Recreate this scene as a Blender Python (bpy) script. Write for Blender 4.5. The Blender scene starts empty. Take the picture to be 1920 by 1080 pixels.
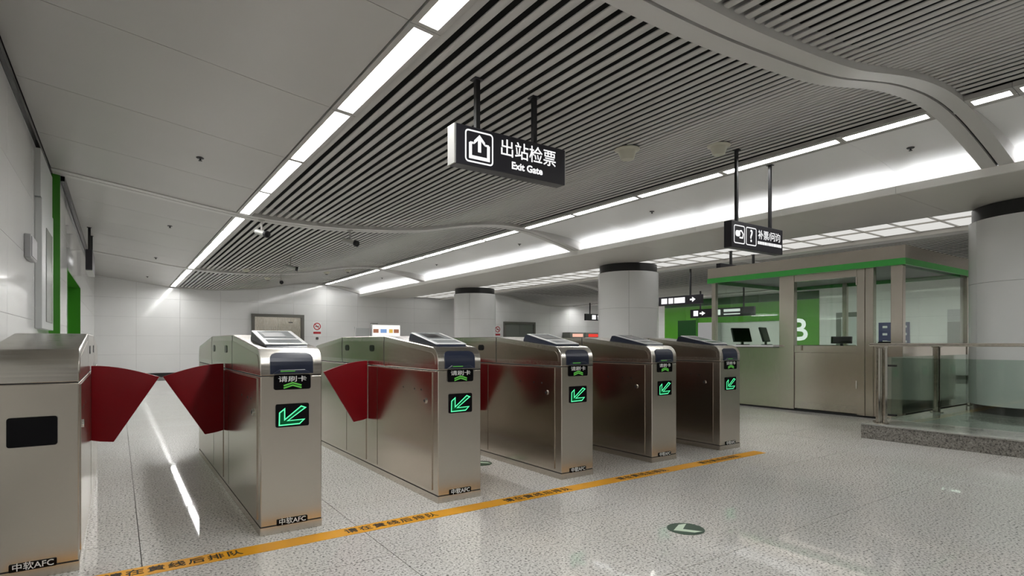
import bpy, bmesh, math, random
from mathutils import Vector, Matrix
random.seed(7)
SC = bpy.context.scene
COL = SC.collection

# ------------------------------------------------------------------ camera
FPX, HZ, VP1, CAMH = 1060.0, 643.0, 221.0, 1.1        # focal length, horizon, vanishing point in 1920x1080 px
YAW = math.atan((960 - VP1) / FPX)
cd = bpy.data.cameras.new('camera'); cam = bpy.data.objects.new('camera', cd); COL.objects.link(cam)
cam.location = (0, 0, CAMH); cam.rotation_euler = (math.pi / 2, 0, -YAW)
cd.sensor_width = 36.0; cd.lens = 36.0 * FPX / 1920.0
cd.shift_y = (HZ - 540.0) / 1920.0
cd.clip_start = 0.05; cd.clip_end = 200
SC.camera = cam

# ------------------------------------------------------------------ world, exposure
w = bpy.data.worlds.new('world'); SC.world = w; w.use_nodes = True
w.node_tree.nodes['Background'].inputs[0].default_value = (0.6, 0.62, 0.64, 1)
w.node_tree.nodes['Background'].inputs[1].default_value = 0.02
vs = SC.view_settings
vs.view_transform = 'Standard'; vs.look = 'None'; vs.gamma = 1.0; vs.use_curve_mapping = False
vs.exposure = 1.3
STRIP = 15.0      # light strips
COVE = 11.0       # lamps hidden in the cove trough
PANEL = 0.30      # luminous ceiling panels

# ------------------------------------------------------------------ materials
def mat(name, col, rough=0.5, metal=0.0, spec=0.5, coat=0.0):
    m = bpy.data.materials.new(name); m.use_nodes = True
    b = m.node_tree.nodes['Principled BSDF']
    b.inputs['Base Color'].default_value = (*col, 1); b.inputs['Roughness'].default_value = rough
    b.inputs['Metallic'].default_value = metal; b.inputs['Specular IOR Level'].default_value = spec
    b.inputs['Coat Weight'].default_value = coat
    return m
def emit(name, col, s):
    m = bpy.data.materials.new(name); m.use_nodes = True; nt = m.node_tree; nt.nodes.clear()
    e = nt.nodes.new('ShaderNodeEmission'); o = nt.nodes.new('ShaderNodeOutputMaterial')
    e.inputs[0].default_value = (*col, 1); e.inputs[1].default_value = s
    nt.links.new(e.outputs[0], o.inputs[0]); return m
def pos_node(nt, scale):
    g = nt.nodes.new('ShaderNodeNewGeometry'); mp = nt.nodes.new('ShaderNodeMapping')
    mp.inputs['Scale'].default_value = scale
    nt.links.new(g.outputs['Position'], mp.inputs['Vector']); return mp
def noise(nt, mp, scale, detail=2.0, rough=0.5):
    n = nt.nodes.new('ShaderNodeTexNoise'); n.inputs['Scale'].default_value = scale
    n.inputs['Detail'].default_value = detail; n.inputs['Roughness'].default_value = rough
    nt.links.new(mp.outputs[0], n.inputs['Vector']); return n
def ramp(nt, src, stops):
    r = nt.nodes.new('ShaderNodeValToRGB'); e = r.color_ramp.elements
    while len(e) < len(stops): e.new(0.5)
    for i, (p, c) in enumerate(stops): e[i].position = p; e[i].color = (*c, 1)
    nt.links.new(src, r.inputs[0]); return r
def granite(name, dark, mid, light, rough, scale=95.0):
    m = mat(name, mid, rough); nt = m.node_tree; b = nt.nodes['Principled BSDF']
    mp = pos_node(nt, (1, 1, 1))
    n = noise(nt, mp, scale, 3.0, 0.62)
    r = ramp(nt, n.outputs['Fac'], [(0.37, dark), (0.465, mid), (0.56, mid), (0.66, light)])
    n2 = noise(nt, mp, 1.3, 2.0)
    r2 = ramp(nt, n2.outputs['Fac'], [(0.3, (0.93, 0.92, 0.90)), (0.7, (1, 1, 1))])
    mx = nt.nodes.new('ShaderNodeMixRGB'); mx.blend_type = 'MULTIPLY'; mx.inputs[0].default_value = 1
    nt.links.new(r.outputs[0], mx.inputs[1]); nt.links.new(r2.outputs[0], mx.inputs[2])
    nt.links.new(mx.outputs[0], b.inputs['Base Color'])
    r3 = ramp(nt, n2.outputs['Fac'], [(0.3, (rough * .7,) * 3), (0.7, (rough * 1.3,) * 3)])
    nt.links.new(r3.outputs[0], b.inputs['Roughness'])
    return m
def brushed(name, col, rough, stretch, amp=0.10, tone=0.06):
    m = mat(name, col, rough, 1.0); nt = m.node_tree; b = nt.nodes['Principled BSDF']
    mp = pos_node(nt, stretch)
    n = noise(nt, mp, 1.0, 3.0, 0.6)
    r = ramp(nt, n.outputs['Fac'], [(0.3, (max(rough - amp, .03),) * 3), (0.7, (rough + amp,) * 3)])
    nt.links.new(r.outputs[0], b.inputs['Roughness'])
    c = ramp(nt, n.outputs['Fac'], [(0.3, tuple(x * (1 - tone) for x in col)), (0.7, tuple(min(1, x * (1 + tone)) for x in col))])
    nt.links.new(c.outputs[0], b.inputs['Base Color'])
    return m
def enamel(name, col, rough, vary=0.03):
    m = mat(name, col, rough); nt = m.node_tree; b = nt.nodes['Principled BSDF']
    mp = pos_node(nt, (1, 1, 1)); n = noise(nt, mp, 0.8, 2.0)
    c = ramp(nt, n.outputs['Fac'], [(0.3, tuple(x * (1 - vary) for x in col)), (0.7, tuple(min(1, x * (1 + vary)) for x in col))])
    nt.links.new(c.outputs[0], b.inputs['Base Color']); return m
def glass(name, tint, refl=0.08):
    m = bpy.data.materials.new(name); m.use_nodes = True; nt = m.node_tree; nt.nodes.clear()
    t = nt.nodes.new('ShaderNodeBsdfTransparent'); t.inputs[0].default_value = (*tint, 1)
    g = nt.nodes.new('ShaderNodeBsdfGlossy'); g.inputs['Roughness'].default_value = 0.02
    lw = nt.nodes.new('ShaderNodeLayerWeight'); lw.inputs[0].default_value = .5
    f = nt.nodes.new('ShaderNodeMath'); f.operation = 'POWER'; f.inputs[1].default_value = 5.0; nt.links.new(lw.outputs['Facing'], f.inputs[0])
    ma = nt.nodes.new('ShaderNodeMath'); ma.operation = 'ADD'; ma.inputs[1].default_value = refl; ma.use_clamp = True
    mx = nt.nodes.new('ShaderNodeMixShader'); o = nt.nodes.new('ShaderNodeOutputMaterial')
    nt.links.new(f.outputs[0], ma.inputs[0]); nt.links.new(ma.outputs[0], mx.inputs[0])
    nt.links.new(t.outputs[0], mx.inputs[1]); nt.links.new(g.outputs[0], mx.inputs[2]); nt.links.new(mx.outputs[0], o.inputs[0])
    return m

M = dict(
    floor=granite('floor_granite', (.15, .147, .14), (.66, .648, .625), (.86, .85, .83), .030, 80.0),
    grout=mat('grout', (.10, .095, .09), .8),
    kerb=granite('kerb_granite', (.07, .065, .06), (.27, .255, .235), (.45, .43, .40), .35, 70),
    slab=granite('platform_slab', (.36, .37, .35), (.44, .45, .42), (.50, .51, .48), .07, 60),
    front=mat('steel_front', (.60, .555, .49), .27, 1.0),
    side=brushed('steel_side', (.54, .485, .42), .19, (6, 6, 260), .005, .002),
    lid=brushed('steel_lid', (.66, .63, .58), .22, (2, 60, 60), .05, .04),
    kiosk=brushed('steel_kiosk', (.62, .565, .50), .20, (500, 500, 5), .04, .012),
    rail=brushed('steel_rail', (.60, .56, .50), .18, (30, 30, 30), .05, .04),
    dark=mat('dark_gap', (.012, .012, .012), .7),
    black=mat('black_gloss', (.004, .004, .005), .2, spec=.15),
    blackm=mat('black_matt', (.012, .012, .014), .45),
    navy=mat('navy_plastic', (.016, .022, .045), .28),
    red=mat('red_flap', (.19, .002, .006), .38, spec=.2),
    tabw=mat('tablet_white', (.74, .75, .76), .25),
    tabs=mat('tablet_screen', (.30, .32, .33), .08),
    wall=enamel('white_enamel', (.78, .78, .775), .07),
    wallf=mat('end_wall_grey', (.20, .185, .165), .5),
    wallg=mat('wall_gap', (.30, .30, .295), .7),
    base=mat('baseboard_black', (.012, .012, .013), .3),
    ceilp=enamel('ceiling_panel', (.47, .46, .44), .34),
    slat=enamel('aluminium_slat', (.52, .51, .49), .38),
    rib=enamel('ceiling_rib', (.58, .57, .55), .36),
    fascia=enamel('fascia_pale', (.78, .77, .74), .36),
    cove=enamel('cove_white', (.80, .80, .79), .40),
    soffit=enamel('soffit_beige', (.58, .555, .51), .36),
    void=mat('ceiling_void', (.010, .010, .010), .9),
    strip=emit('light_strip', (1.0, .995, .97), STRIP),
    covel=emit('cove_lamp', (.97, .98, 1.0), COVE),
    lpanel=emit('light_panel', (1.0, .985, .94), PANEL),
    frame=mat('strip_frame', (.42, .41, .39), .4),
    colm=enamel('column_panel', (.84, .845, .85), .16),
    green=mat('green_enamel', (.045, .22, .020), .14),
    greenk=mat('green_band', (.05, .42, .07), .3),
    greenw=mat('green_wall', (.10, .34, .035), .16),
    greend=mat('green_dark', (.010, .075, .012), .25),
    sign=mat('sign_dark', (.018, .017, .024), .35),
    signend=mat('sign_end', (.42, .42, .40), .4),
    white=emit('sign_white', (1, 1, 1), .42),
    paint=mat('white_print', (.80, .81, .80), .5),
    yellow=mat('yellow_tape', (.78, .36, .008), .45),
    ink=mat('black_print', (.03, .022, .012), .55),
    led=emit('green_led', (.10, .85, .36), .62),
    leddim=emit('green_led_dim', (.004, .06, .02), .45),
    chev=emit('green_chevron', (.16, .62, .10), .22),
    glass=glass('clear_glass', (.90, .94, .91), .03),
    glassr=glass('rail_glass', (.78, .85, .81), .05),
    stick=mat('sticker_green', (.010, .05, .022), .4),
    stickw=mat('sticker_pale', (.60, .74, .58), .4),
    cream=mat('detector_cream', (.58, .57, .47), .4),
    steeld=brushed('door_steel', (.55, .51, .44), .26, (300, 300, 4), .04, .015),
    doorg=mat('door_grey_glass', (.17, .18, .165), .2),
    jamb=mat('door_frame', (.15, .145, .13), .35, .6),
    grey=mat('grey_box', (.38, .38, .39), .5),
    blue=mat('notice_blue', (.030, .035, .13), .4),
    board=mat('board_pale', (.55, .57, .57), .35),
    redlit=emit('red_header', (.9, .07, .05), 0.36),
    orange=emit('pale_header', (1.0, .55, .42), 0.41),
    adw=emit('advert_lit', (1.0, .95, .90), 0.45),
    adb=emit('advert_blue', (.25, .42, .75), 0.36),
    ady=emit('advert_yellow', (.85, .55, .12), 0.36),
    adbr=emit('advert_brown', (.45, .20, .12), 0.32),
    adr=mat('advert_red', (.5, .05, .04), .4),
    noent=mat('prohibit_red', (.45, .02, .03), .4),
    lens=mat('camera_lens', (.01, .01, .012), .08),
    brass=mat('lock_steel', (.75, .74, .72), .15, 1.0),
    machine=mat('machine_grey', (.16, .17, .15), .4),
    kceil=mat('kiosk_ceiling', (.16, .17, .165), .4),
)

# ------------------------------------------------------------------ mesh helpers
class MB:
    def __init__(s): s.v = []; s.f = []
    def add(s, vs, fs):
        o = len(s.v); s.v += [tuple(p) for p in vs]; s.f += [tuple(i + o for i in f) for f in fs]; return s
    def box(s, x0, x1, y0, y1, z0, z1):
        v = [(x, y, z) for z in (z0, z1) for y in (y0, y1) for x in (x0, x1)]
        return s.add(v, [(0, 2, 3, 1), (4, 5, 7, 6), (0, 1, 5, 4), (2, 6, 7, 3), (0, 4, 6, 2), (1, 3, 7, 5)])
    def prism(s, poly, axis, a, b):
        mk = {'x': lambda p, t: (t, p[0], p[1]), 'y': lambda p, t: (p[0], t, p[1]), 'z': lambda p, t: (p[0], p[1], t)}[axis]
        n = len(poly); v = [mk(p, a) for p in poly] + [mk(p, b) for p in poly]
        return s.add(v, [tuple(range(n))[::-1], tuple(range(n, 2 * n))] + [(i, (i + 1) % n, n + (i + 1) % n, n + i) for i in range(n)])
    def tube(s, p0, p1, r, n=10, r1=None):
        p0 = Vector(p0); p1 = Vector(p1); d = (p1 - p0).normalized()
        a = d.orthogonal().normalized(); b = d.cross(a); r1 = r if r1 is None else r1
        v = []
        for p, q in ((p0, r), (p1, r1)):
            v += [p + q * (math.cos(2 * math.pi * i / n) * a + math.sin(2 * math.pi * i / n) * b) for i in range(n)]
        return s.add(v, [tuple(range(n))[::-1], tuple(range(n, 2 * n))] + [(i, (i + 1) % n, n + (i + 1) % n, n + i) for i in range(n)])
    def lathe(s, prof, c=(0, 0), n=20):
        v = [(c[0] + r * math.cos(2 * math.pi * i / n), c[1] + r * math.sin(2 * math.pi * i / n), z) for r, z in prof for i in range(n)]
        f = [tuple(range(n))[::-1], tuple(range((len(prof) - 1) * n, len(prof) * n))]
        for k in range(len(prof) - 1):
            f += [(k * n + i, k * n + (i + 1) % n, (k + 1) * n + (i + 1) % n, (k + 1) * n + i) for i in range(n)]
        return s.add(v, f)
    def stroke(s, pts, wd, mk, closed=False):
        """flat ribbon along 2-D points; mk maps (a,b) to xyz"""
        n = len(pts); P = [Vector(p) for p in pts]
        L, R = [], []
        for i in range(n):
            if closed or 0 < i < n - 1:
                d0 = (P[i] - P[i - 1]).normalized(); d1 = (P[(i + 1) % n] - P[i]).normalized()
            elif i == 0: d0 = d1 = (P[1] - P[0]).normalized()
            else: d0 = d1 = (P[i] - P[i - 1]).normalized()
            n0 = Vector((-d0.y, d0.x)); n1 = Vector((-d1.y, d1.x)); m = (n0 + n1)
            m = m.normalized() if m.length > 1e-4 else n0
            k = min(1 / max(m.dot(n0), .35), 2.2) * wd / 2
            L.append(P[i] + m * k); R.append(P[i] - m * k)
        v = [mk(p) for p in L] + [mk(p) for p in R]
        return s.add(v, [(i, (i + 1) % n, n + (i + 1) % n, n + i) for i in range(n if closed else n - 1)])
    def mesh(s, name, bevel=0, smooth=False, seg=1):
        me = bpy.data.meshes.new(name); me.from_pydata(s.v, [], s.f)
        bm = bmesh.new(); bm.from_mesh(me); bmesh.ops.recalc_face_normals(bm, faces=bm.faces)
        if bevel:
            es = [e for e in bm.edges if len(e.link_faces) == 2 and e.calc_face_angle(0) > 0.6]
            bmesh.ops.bevel(bm, geom=es, offset=bevel, segments=seg, affect='EDGES', profile=.6, clamp_overlap=True)
        bm.to_mesh(me); bm.free()
        if smooth:
            me.shade_smooth(); me.set_sharp_from_angle(angle=math.radians(38))
        return me
    def build(s, name, m, parent=None, bevel=0, smooth=False, seg=1, loc=None):
        return link(name, s.mesh(name, bevel, smooth, seg), m, parent, loc)
def link(name, me, m=None, parent=None, loc=None):
    if m is not None and not me.materials: me.materials.append(M[m] if isinstance(m, str) else m)
    o = bpy.data.objects.new(name, me); COL.objects.link(o); o.parent = parent
    if loc: o.location = loc
    return o
def tag(o, label, cat, group=None):
    o['label'] = label; o['category'] = cat
    if group: o['group'] = group
    return o
def struct(o, label=None):
    o['kind'] = 'structure'
    if label: o['label'] = label
    return o
def empty(name, loc=(0, 0, 0), rz=0):
    o = bpy.data.objects.new(name, None); COL.objects.link(o); o.location = loc; o.rotation_euler = (0, 0, rz); o.empty_display_size = .1
    return o
def copy_tree(o, parent=None):
    c = o.copy(); COL.objects.link(c); c.parent = parent
    for ch in list(o.children): copy_tree(ch, c)
    return c
def bx(name, m, parent, x0, x1, y0, y1, z0, z1, bevel=0):
    return MB().box(x0, x1, y0, y1, z0, z1).build(name, m, parent, bevel)
def rrect(x0, x1, y0, y1, r, n=4):
    p = []
    for cx, cy, a in ((x1 - r, y1 - r, 0), (x0 + r, y1 - r, 90), (x0 + r, y0 + r, 180), (x1 - r, y0 + r, 270)):
        p += [(cx + r * math.cos(math.radians(a + 90 * i / n)), cy + r * math.sin(math.radians(a + 90 * i / n))) for i in range(n + 1)]
    return p
TEXT = {}
def text(s, size, bold=0.0, thick=0.0005, space=1.0):
    k = (s, size, bold, space)
    if k not in TEXT:
        cu = bpy.data.curves.new('lettering', 'FONT'); cu.body = s; cu.size = size; cu.align_x = 'CENTER'; cu.align_y = 'CENTER'
        cu.space_character = space; cu.offset = bold; cu.extrude = thick; cu.resolution_u = 3
        o = bpy.data.objects.new('tmp', cu); COL.objects.link(o)
        bpy.context.view_layer.update()
        me = bpy.data.meshes.new_from_object(o.evaluated_get(bpy.context.evaluated_depsgraph_get()))
        me.name = 'lettering'; bpy.data.objects.remove(o); me.materials.clear(); TEXT[k] = me
    return TEXT[k]
def letters(s, size, m, parent, loc, face, bold=0.0, sx=1.0, space=1.0):
    """face: '-y' readable from -Y, '-x' readable from -X, 'up' on the floor (top of letters to +Y)"""
    me = text(s, size, bold, space=space).copy(); me.materials.append(M[m])
    o = link('lettering', me, None, parent, loc)
    o.rotation_euler = {'-y': (math.pi / 2, 0, 0), '-x': (math.pi / 2, 0, -math.pi / 2), 'up': (0, 0, 0), 'y': (math.pi / 2, 0, math.pi)}[face]
    o.scale = (sx, 1, 1); return o

# ------------------------------------------------------------------ ceiling profile
PR = [(-1.6, 3.34), (-.7, 3.21), (.2, 3.09), (1.09, 2.965), (1.63, 2.91), (2.22, 2.885), (2.85, 2.895), (3.37, 2.93), (3.92, 2.98), (4.31, 3.035),
      (4.72, 3.123), (5.14, 3.211), (5.59, 3.276), (6.06, 3.304), (6.56, 3.269), (7.09, 3.172), (7.64, 3.045), (8.1, 2.92)]
def zc(x):
    for i in range(1, len(PR) - 2):
        if PR[i][0] <= x <= PR[i + 1][0]: break
    (x0, a), (x1, b), (x2, c), (x3, d) = PR[i - 1:i + 3]
    t = (x - x1) / (x2 - x1); m1 = (c - a) / (x2 - x0) * (x2 - x1); m2 = (d - b) / (x3 - x1) * (x2 - x1)
    return (2 * t**3 - 3 * t**2 + 1) * b + (t**3 - 2 * t**2 + t) * m1 + (-2 * t**3 + 3 * t**2) * c + (t**3 - t**2) * m2
def sl(x): return (zc(x + .02) - zc(x - .02)) / .04
XM = 20.1                      # far half mirrors the near half: x -> XM - x
XL, XR, YB, YF = -.70, 20.80, 21.60, -7.0
SEG = 1.45; Y0 = 2.97
RIBS = [-5.05, 2.0, 8.85, 16.0]
RW = .14                       # half width of a rib
GRID = [Y0 + SEG * k for k in range(-7, 13)]      # joints of panels and light strips
def inv(p): return (XM - p[0], p[1])

# ================================================================== FLOOR
floor = struct(bx('floor', 'grout', None, XL - 1.8, XR, YF, YB, -.12, -.006))
TX, TY, GP = 1.08, .99, .004
tile_me = MB().box(0, TX - GP, 0, TY - GP, -.02, 0).mesh('floor_tile'); tile_me.materials.append(M['floor'])
fx, fy = math.sin(YAW), math.cos(YAW)
spots = []
for i in range(-1, 20):
    for j in range(-9, 21):
        x0 = .10 + TX * i; y0 = 1.78 + TY * j
        if x0 < XL - .3 or x0 + TX > XR + .2 or y0 < YF or y0 + TY > YB + .3: continue
        cx, cy = x0 + TX / 2, y0 + TY / 2
        d = fx * cx + fy * cy; l = math.cos(YAW) * cx - math.sin(YAW) * cy
        seen = d > .6 and abs(l) < d * .92 + .8
        spots.append((0 if seen else 1, math.hypot(cx, cy), x0, y0))
spots.sort()
far = MB()
for k, (_, _, x0, y0) in enumerate(spots):
    if k < 290: link('floor_tile', tile_me, None, floor, (x0, y0, 0))
    else: far.box(x0, x0 + TX - GP, y0, y0 + TY - GP, -.02, 0)
for j in range(-9, 21):       # cut tiles along the left wall and into its passage
    y0 = 1.78 + TY * j
    if YF < y0 < YB - 1: far.box(XL - 1.8, .10 - TX - GP, y0, y0 + TY - GP, -.02, 0)
far.build('floor_tile', 'floor', floor)['kind'] = 'stuff'

# ================================================================== WALLS
PZ = [.13, .73, 1.33, 1.93, 2.53, 3.13, 3.45]
def hall_wall(name, axis, c, a0, a1, step, sgn, skip=None, mt='wall'):
    """panelled wall on plane axis=c; panels stand on the side sgn"""
    th = .02
    def bxa(mb, u0, u1, z0, z1, d0, d1):
        lo, hi = sorted((c + sgn * d0, c + sgn * d1))
        return mb.box(lo, hi, u0, u1, z0, z1) if axis == 'x' else mb.box(u0, u1, lo, hi, z0, z1)
    mb = MB()
    runs = [(a0, a1, 0, 3.6)] if not skip else [(a0, skip[0], 0, 3.6), (skip[1], a1, 0, 3.6), (skip[0], skip[1], skip[2], 3.6)]
    for r in runs: bxa(mb, *r, -.16, -.001)
    root = struct(mb.build(name, 'wallg'))
    mm = MB()
    for r in runs:
        if r[2] == 0: bxa(mm, r[0], r[1], 0, .125, 0, .012)
    struct(mm.build('baseboard_' + name.split('_')[1], 'base'))
    n = max(1, round((a1 - a0) / step)); st = (a1 - a0) / n
    for i in range(n):
        for k in range(len(PZ) - 1):
            u0, u1, z0, z1 = a0 + st * i, a0 + st * (i + 1) - .003, PZ[k], PZ[k + 1] - .003
            if skip and u0 < skip[1] and u1 > skip[0] and z0 < skip[2]:
                if z1 <= skip[2]:
                    if u0 < skip[0] - .05: u1 = skip[0]
                    elif u1 > skip[1] + .05: u0 = skip[1]
                    else: continue
                else:
                    if u0 < skip[0] - .05: bxa(MB(), u0, skip[0], z0, skip[2], 0, th).build('wall_panel', mt, root)
                    if u1 > skip[1] + .05: bxa(MB(), skip[1], u1, z0, skip[2], 0, th).build('wall_panel', mt, root)
                    z0 = skip[2]
            bxa(MB(), u0, u1, z0, z1, 0, th).build('wall_panel', mt, root)
    return root
wall_back = hall_wall('wall_back', 'y', YB, XL - .02, XR + .1, 1.20, -1)
wall_left = hall_wall('wall_left', 'x', XL - .02, YF, 9.0, 1.6, 1)
wall_rear = hall_wall('wall_rear', 'x', -.61, 9.0, YB, 1.8, 1, (10.2, 13.6, 2.17))    # thicker stretch with the green passage
wall_rear.name = 'wall_passage'
for o in COL.objects:
    if o.name.startswith('baseboard_rear'): o.name = 'baseboard_passage'
wall_right = hall_wall('wall_right', 'x', XR, YF, YB, 1.44, -1)
wall_front = struct(bx('wall_front', 'wallf', None, XL - .2, XR + .2, YF - .15, YF, 0, 3.6))  # unseen end wall, toned dark to deepen reflections in the gate fronts
# green end face of the thicker wall and the green lining of the passage
t1 = struct(bx('trim_1', 'green', None, -.70, -.588, 8.97, 8.998, 0, 3.20))
pj = MB(); pj.box(-2.4, -.586, 13.57, 13.598, 0, 2.14); pj.box(-2.4, -.586, 10.202, 10.23, 0, 2.14); pj.box(-2.4, -.586, 10.202, 13.598, 2.14, 2.168); pj.box(-2.46, -2.4, 10.202, 13.598, 0, 2.168)
struct(pj.build('trim_2', 'green'))
pl_ = empty('strip_light', (-1.5, 10.6, 2.139)); tag(pl_, 'added strip light brightening the green lined passage from its ceiling', 'light')  # added lamp, no fixture in view here; brightens the green lining
bx('frame_bar', 'frame', pl_, -.08, .08, 0, 2.4, -.02, 0); bx('diffuser', 'strip', pl_, -.03, .03, .7, 1.7, -.03, -.0205)
struct(bx('trim_3', 'black', None, -.72, -.665, YF, 8.96, 3.14, 3.235))      # black strip between wall and ceiling
struct(bx('trim_4', 'black', None, -.585, -.545, 9.0, 19.0, 3.12, 3.20))

# ================================================================== CEILING
ceil = struct(bx('ceiling', 'void', None, XL - 2, XR + .3, YF - .2, YB + .2, 3.62, 3.80))
def bays():
    e = [YF] + [y for y in RIBS] + [YB]
    return [(e[i] + (RW if i else 0), e[i + 1] - (RW if i < len(e) - 2 else 0)) for i in range(len(e) - 1)]
def curved_sheet(xs, y0, y1, off, th, mir=False):
    """closed sheet following the ceiling profile"""
    lo = [(x, zc(x) + off) for x in xs]; hi = [(x, zc(x) + off + th) for x in xs][::-1]
    poly = lo + hi
    if mir: poly = [inv(p) for p in poly]
    return MB().prism(poly, 'y', y0, y1)
def lin(a, b, n): return [a + (b - a) * i / n for i in range(n + 1)]
cuts = sorted(set([YF] + GRID + [YB]))
# flat-ish panels along the left wall
for i in range(len(cuts) - 1):
    a, b = cuts[i], cuts[i + 1]
    curved_sheet(lin(-.66, 1.355, 8), a + .003, b - .003, 0, .02).build('ceiling_panel', 'ceilp', ceil, smooth=True)
# slats: bulged aluminium bars, one object each in the bays the camera sees
SX0, SX1, PITCH = 1.62, 6.22, .1
nsl = int(round((SX1 - SX0) / PITCH)) + 1
def slat_prof():
    w2, h = .027, .014
    return [(-w2, h), (-w2, .007), (-w2 * .72, .002), (0, 0), (w2 * .72, .002), (w2, .007), (w2, h)]
SP = slat_prof(); SLM = {}
for bi, (a, b) in enumerate(bays()):
    if bi == 0: continue
    me = MB().prism(SP, 'y', 0, b - a).mesh('slat', 0, True); me.materials.append(M['slat'])
    for k in range(nsl):
        x = SX0 + PITCH * k
        o = link('slat', me, None, ceil, (x, a, zc(x) + .035)); o.rotation_euler = (0, -math.atan(sl(x)), 0)
fs = MB()
for bi, (a, b) in enumerate(bays()):
    for k in range(nsl):
        x = SX0 + PITCH * k
        if bi == 0: fs.prism([(x + p, zc(x) + .035 + q) for p, q in SP], 'y', a, b)
        X = XM - x
        fs.prism([(X + p, zc(x) + .035 + q) for p, q in SP], 'y', a, b)
for k in range(15):            # far half, the shallow stretch next to the luminous panels
    X = 11.42 + .18 * k
    if X < XM - SX1 - .06: fs.prism([(X + p * 1.6, 2.975 + .33 * (k / 14) ** 1.3 + q) for p, q in SP], 'y', YF, YB)
fs.build('slat', 'slat', ceil)['kind'] = 'stuff'
# far left-hand panels of the mirrored half
curved_sheet(lin(-.66, 1.355, 8), YF, YB, 0, .02, True).build('ceiling_panel', 'ceilp', ceil, smooth=True)
# ribs
def rib(y, mir=False, x1=7.80):
    r = empty('rib'); r.parent = ceil
    xs = lin(-.66, x1, 60)
    for a, b in ((y - RW, y - .012), (y + .012, y + RW)):
        curved_sheet(xs, a, b, -.012, .16, mir).build('rib_band', 'rib', r, smooth=True)
    curved_sheet(xs, y - .012, y + .012, .012, .12, mir).build('rib_groove', 'dark', r, smooth=True)
    return r
for y in RIBS: rib(y)
for y in RIBS: rib(y, True, 6.4)
for y in (YB - .05,):
    curved_sheet(lin(-.66, 7.8, 50), y - .04, y + .02, -.01, .10).build('edge_trim', 'rib', ceil, smooth=True)
    curved_sheet(lin(-.66, 6.4, 50), y - .04, y + .02, -.01, .10, True).build('edge_trim', 'rib', ceil, smooth=True)
# cove panels
for i in range(len(cuts) - 1):
    a, b = cuts[i], cuts[i + 1]
    lo = [(6.505, 3.282), (6.75, 3.278), (7.0, 3.266), (7.25, 3.246), (7.5, 3.218), (7.7, 3.184), (7.87, 3.138), (7.97, 3.07), (8.0, 3.0)]
    poly = lo + [(x, z + .02) for x, z in lo[::-1]]
    MB().prism(poly, 'y', a + .001, b - .001).build('cove_panel', 'cove', ceil, smooth=True)
# beam: fascia, trough, soffit panels
beam = struct(bx('trim_5', 'void', None, 7.86, 9.60, YF, YB, 2.95, 2.99), 'long ceiling beam with beige soffit between the two ceiling halves')
for i in range(len(cuts) - 1):
    a, b = cuts[i] + .002, cuts[i + 1] - .002
    bx('soffit_panel', 'soffit', beam, 7.80, 9.62, a, b, 2.915, 2.95)
    bx('fascia_panel', 'fascia', beam, 7.76, 7.80, a, b, 2.915, 3.005)
# luminous panels with their grid
lum = struct(bx('trim_6', 'void', None, 9.64, 11.30, YF, YB, 3.03, 3.06), 'frame of the luminous ceiling grid behind the beam')
COLS = [(9.9, -5.0), (9.9, 2.15), (9.9, 9.4), (9.9, 16.4)]
lp = MB().box(0, .765, 0, .505, 0, .004).mesh('light_panel'); lp.materials.append(M['lpanel'])
gr = MB()
ny = int((YB - YF) / .545)
for j in range(ny):
    y = YF + .06 + .545 * j
    for k in range(2):
        x = 9.66 + .80 * k
        link('light_panel', lp, None, lum, (x, y, 3.0))
bar = MB().box(9.66, 11.26, 0, .022, 2.984, 3.004).mesh('grid_bar'); bar.materials.append(M['soffit'])
for j in range(ny + 1):
    link('grid_bar', bar, None, lum, (0, YF + .027 + .545 * j, 0))
for x0_, x1_, z_ in ((9.622, 9.66, 2.95), (11.26, 11.32, 2.93), (10.43, 10.455, 2.98)): bx('grid_rail', 'soffit', lum, x0_, x1_, YF, YB, z_, 3.028)

# ------------------------------------------------------------------ strip lights
def strip_light(x, wd, a, b, label, group, mir=False):
    r = empty('strip_light', (0, 0, 0)); tag(r, label, 'light', group)
    xs = lin(x - wd / 2, x + wd / 2, 3)
    curved_sheet(xs, a + .035, b - .035, .010, .012, mir).build('diffuser', 'strip', r)
    curved_sheet(xs, a + .035, b - .035, .0225, .014, mir).build('housing', 'frame', r)
    fw = .038 if x < 3 else .062
    f = []
    for q0, q1 in ((x - wd / 2 - fw, x - wd / 2 - .001), (x + wd / 2 + .001, x + wd / 2 + fw)):
        curved_sheet([q0, q1], a + .002, b - .002, -.008, .045, mir).build('frame_bar', 'frame', r)
    for q0, q1 in ((a + .002, a + .034), (b - .034, b - .002)):
        curved_sheet(xs, q0, q1, -.006, .045, mir).build('frame_bar', 'frame', r)
def strip_run(x, wd, label, group, mir=False):
    for i in range(len(cuts) - 1):
        segs = [(cuts[i], cuts[i + 1])]
        for y in RIBS:
            ns = []
            for a, b in segs:
                if b <= y - RW or a >= y + RW: ns.append((a, b)); continue
                if a < y - RW: ns.append((a, y - RW))
                if b > y + RW: ns.append((y + RW, b))
            segs = ns
        for a, b in segs:
            b = min(b, YB - .30)
            if b - a > .2:
                m_ = (a + b) / 2
                wh = 'behind the far rib, towards the back wall' if m_ > RIBS[3] else 'between the two rear ceiling ribs' if m_ > RIBS[2] else 'between the two front ceiling ribs' if m_ > RIBS[1] else 'in front of the widest ceiling rib'
                strip_light(x, wd, a, b, label + ' ' + wh, group, mir)
strip_run(1.462, .118, 'strip light beside the flat panels,', 'strip lights beside the flat ceiling panels')
strip_run(6.39, .10, 'strip light atop the bright cove,', 'strip lights along the bright cove')
strip_run(6.39, .10, 'strip light beyond the luminous panels,', 'strip lights beyond the luminous panels', True)
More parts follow.
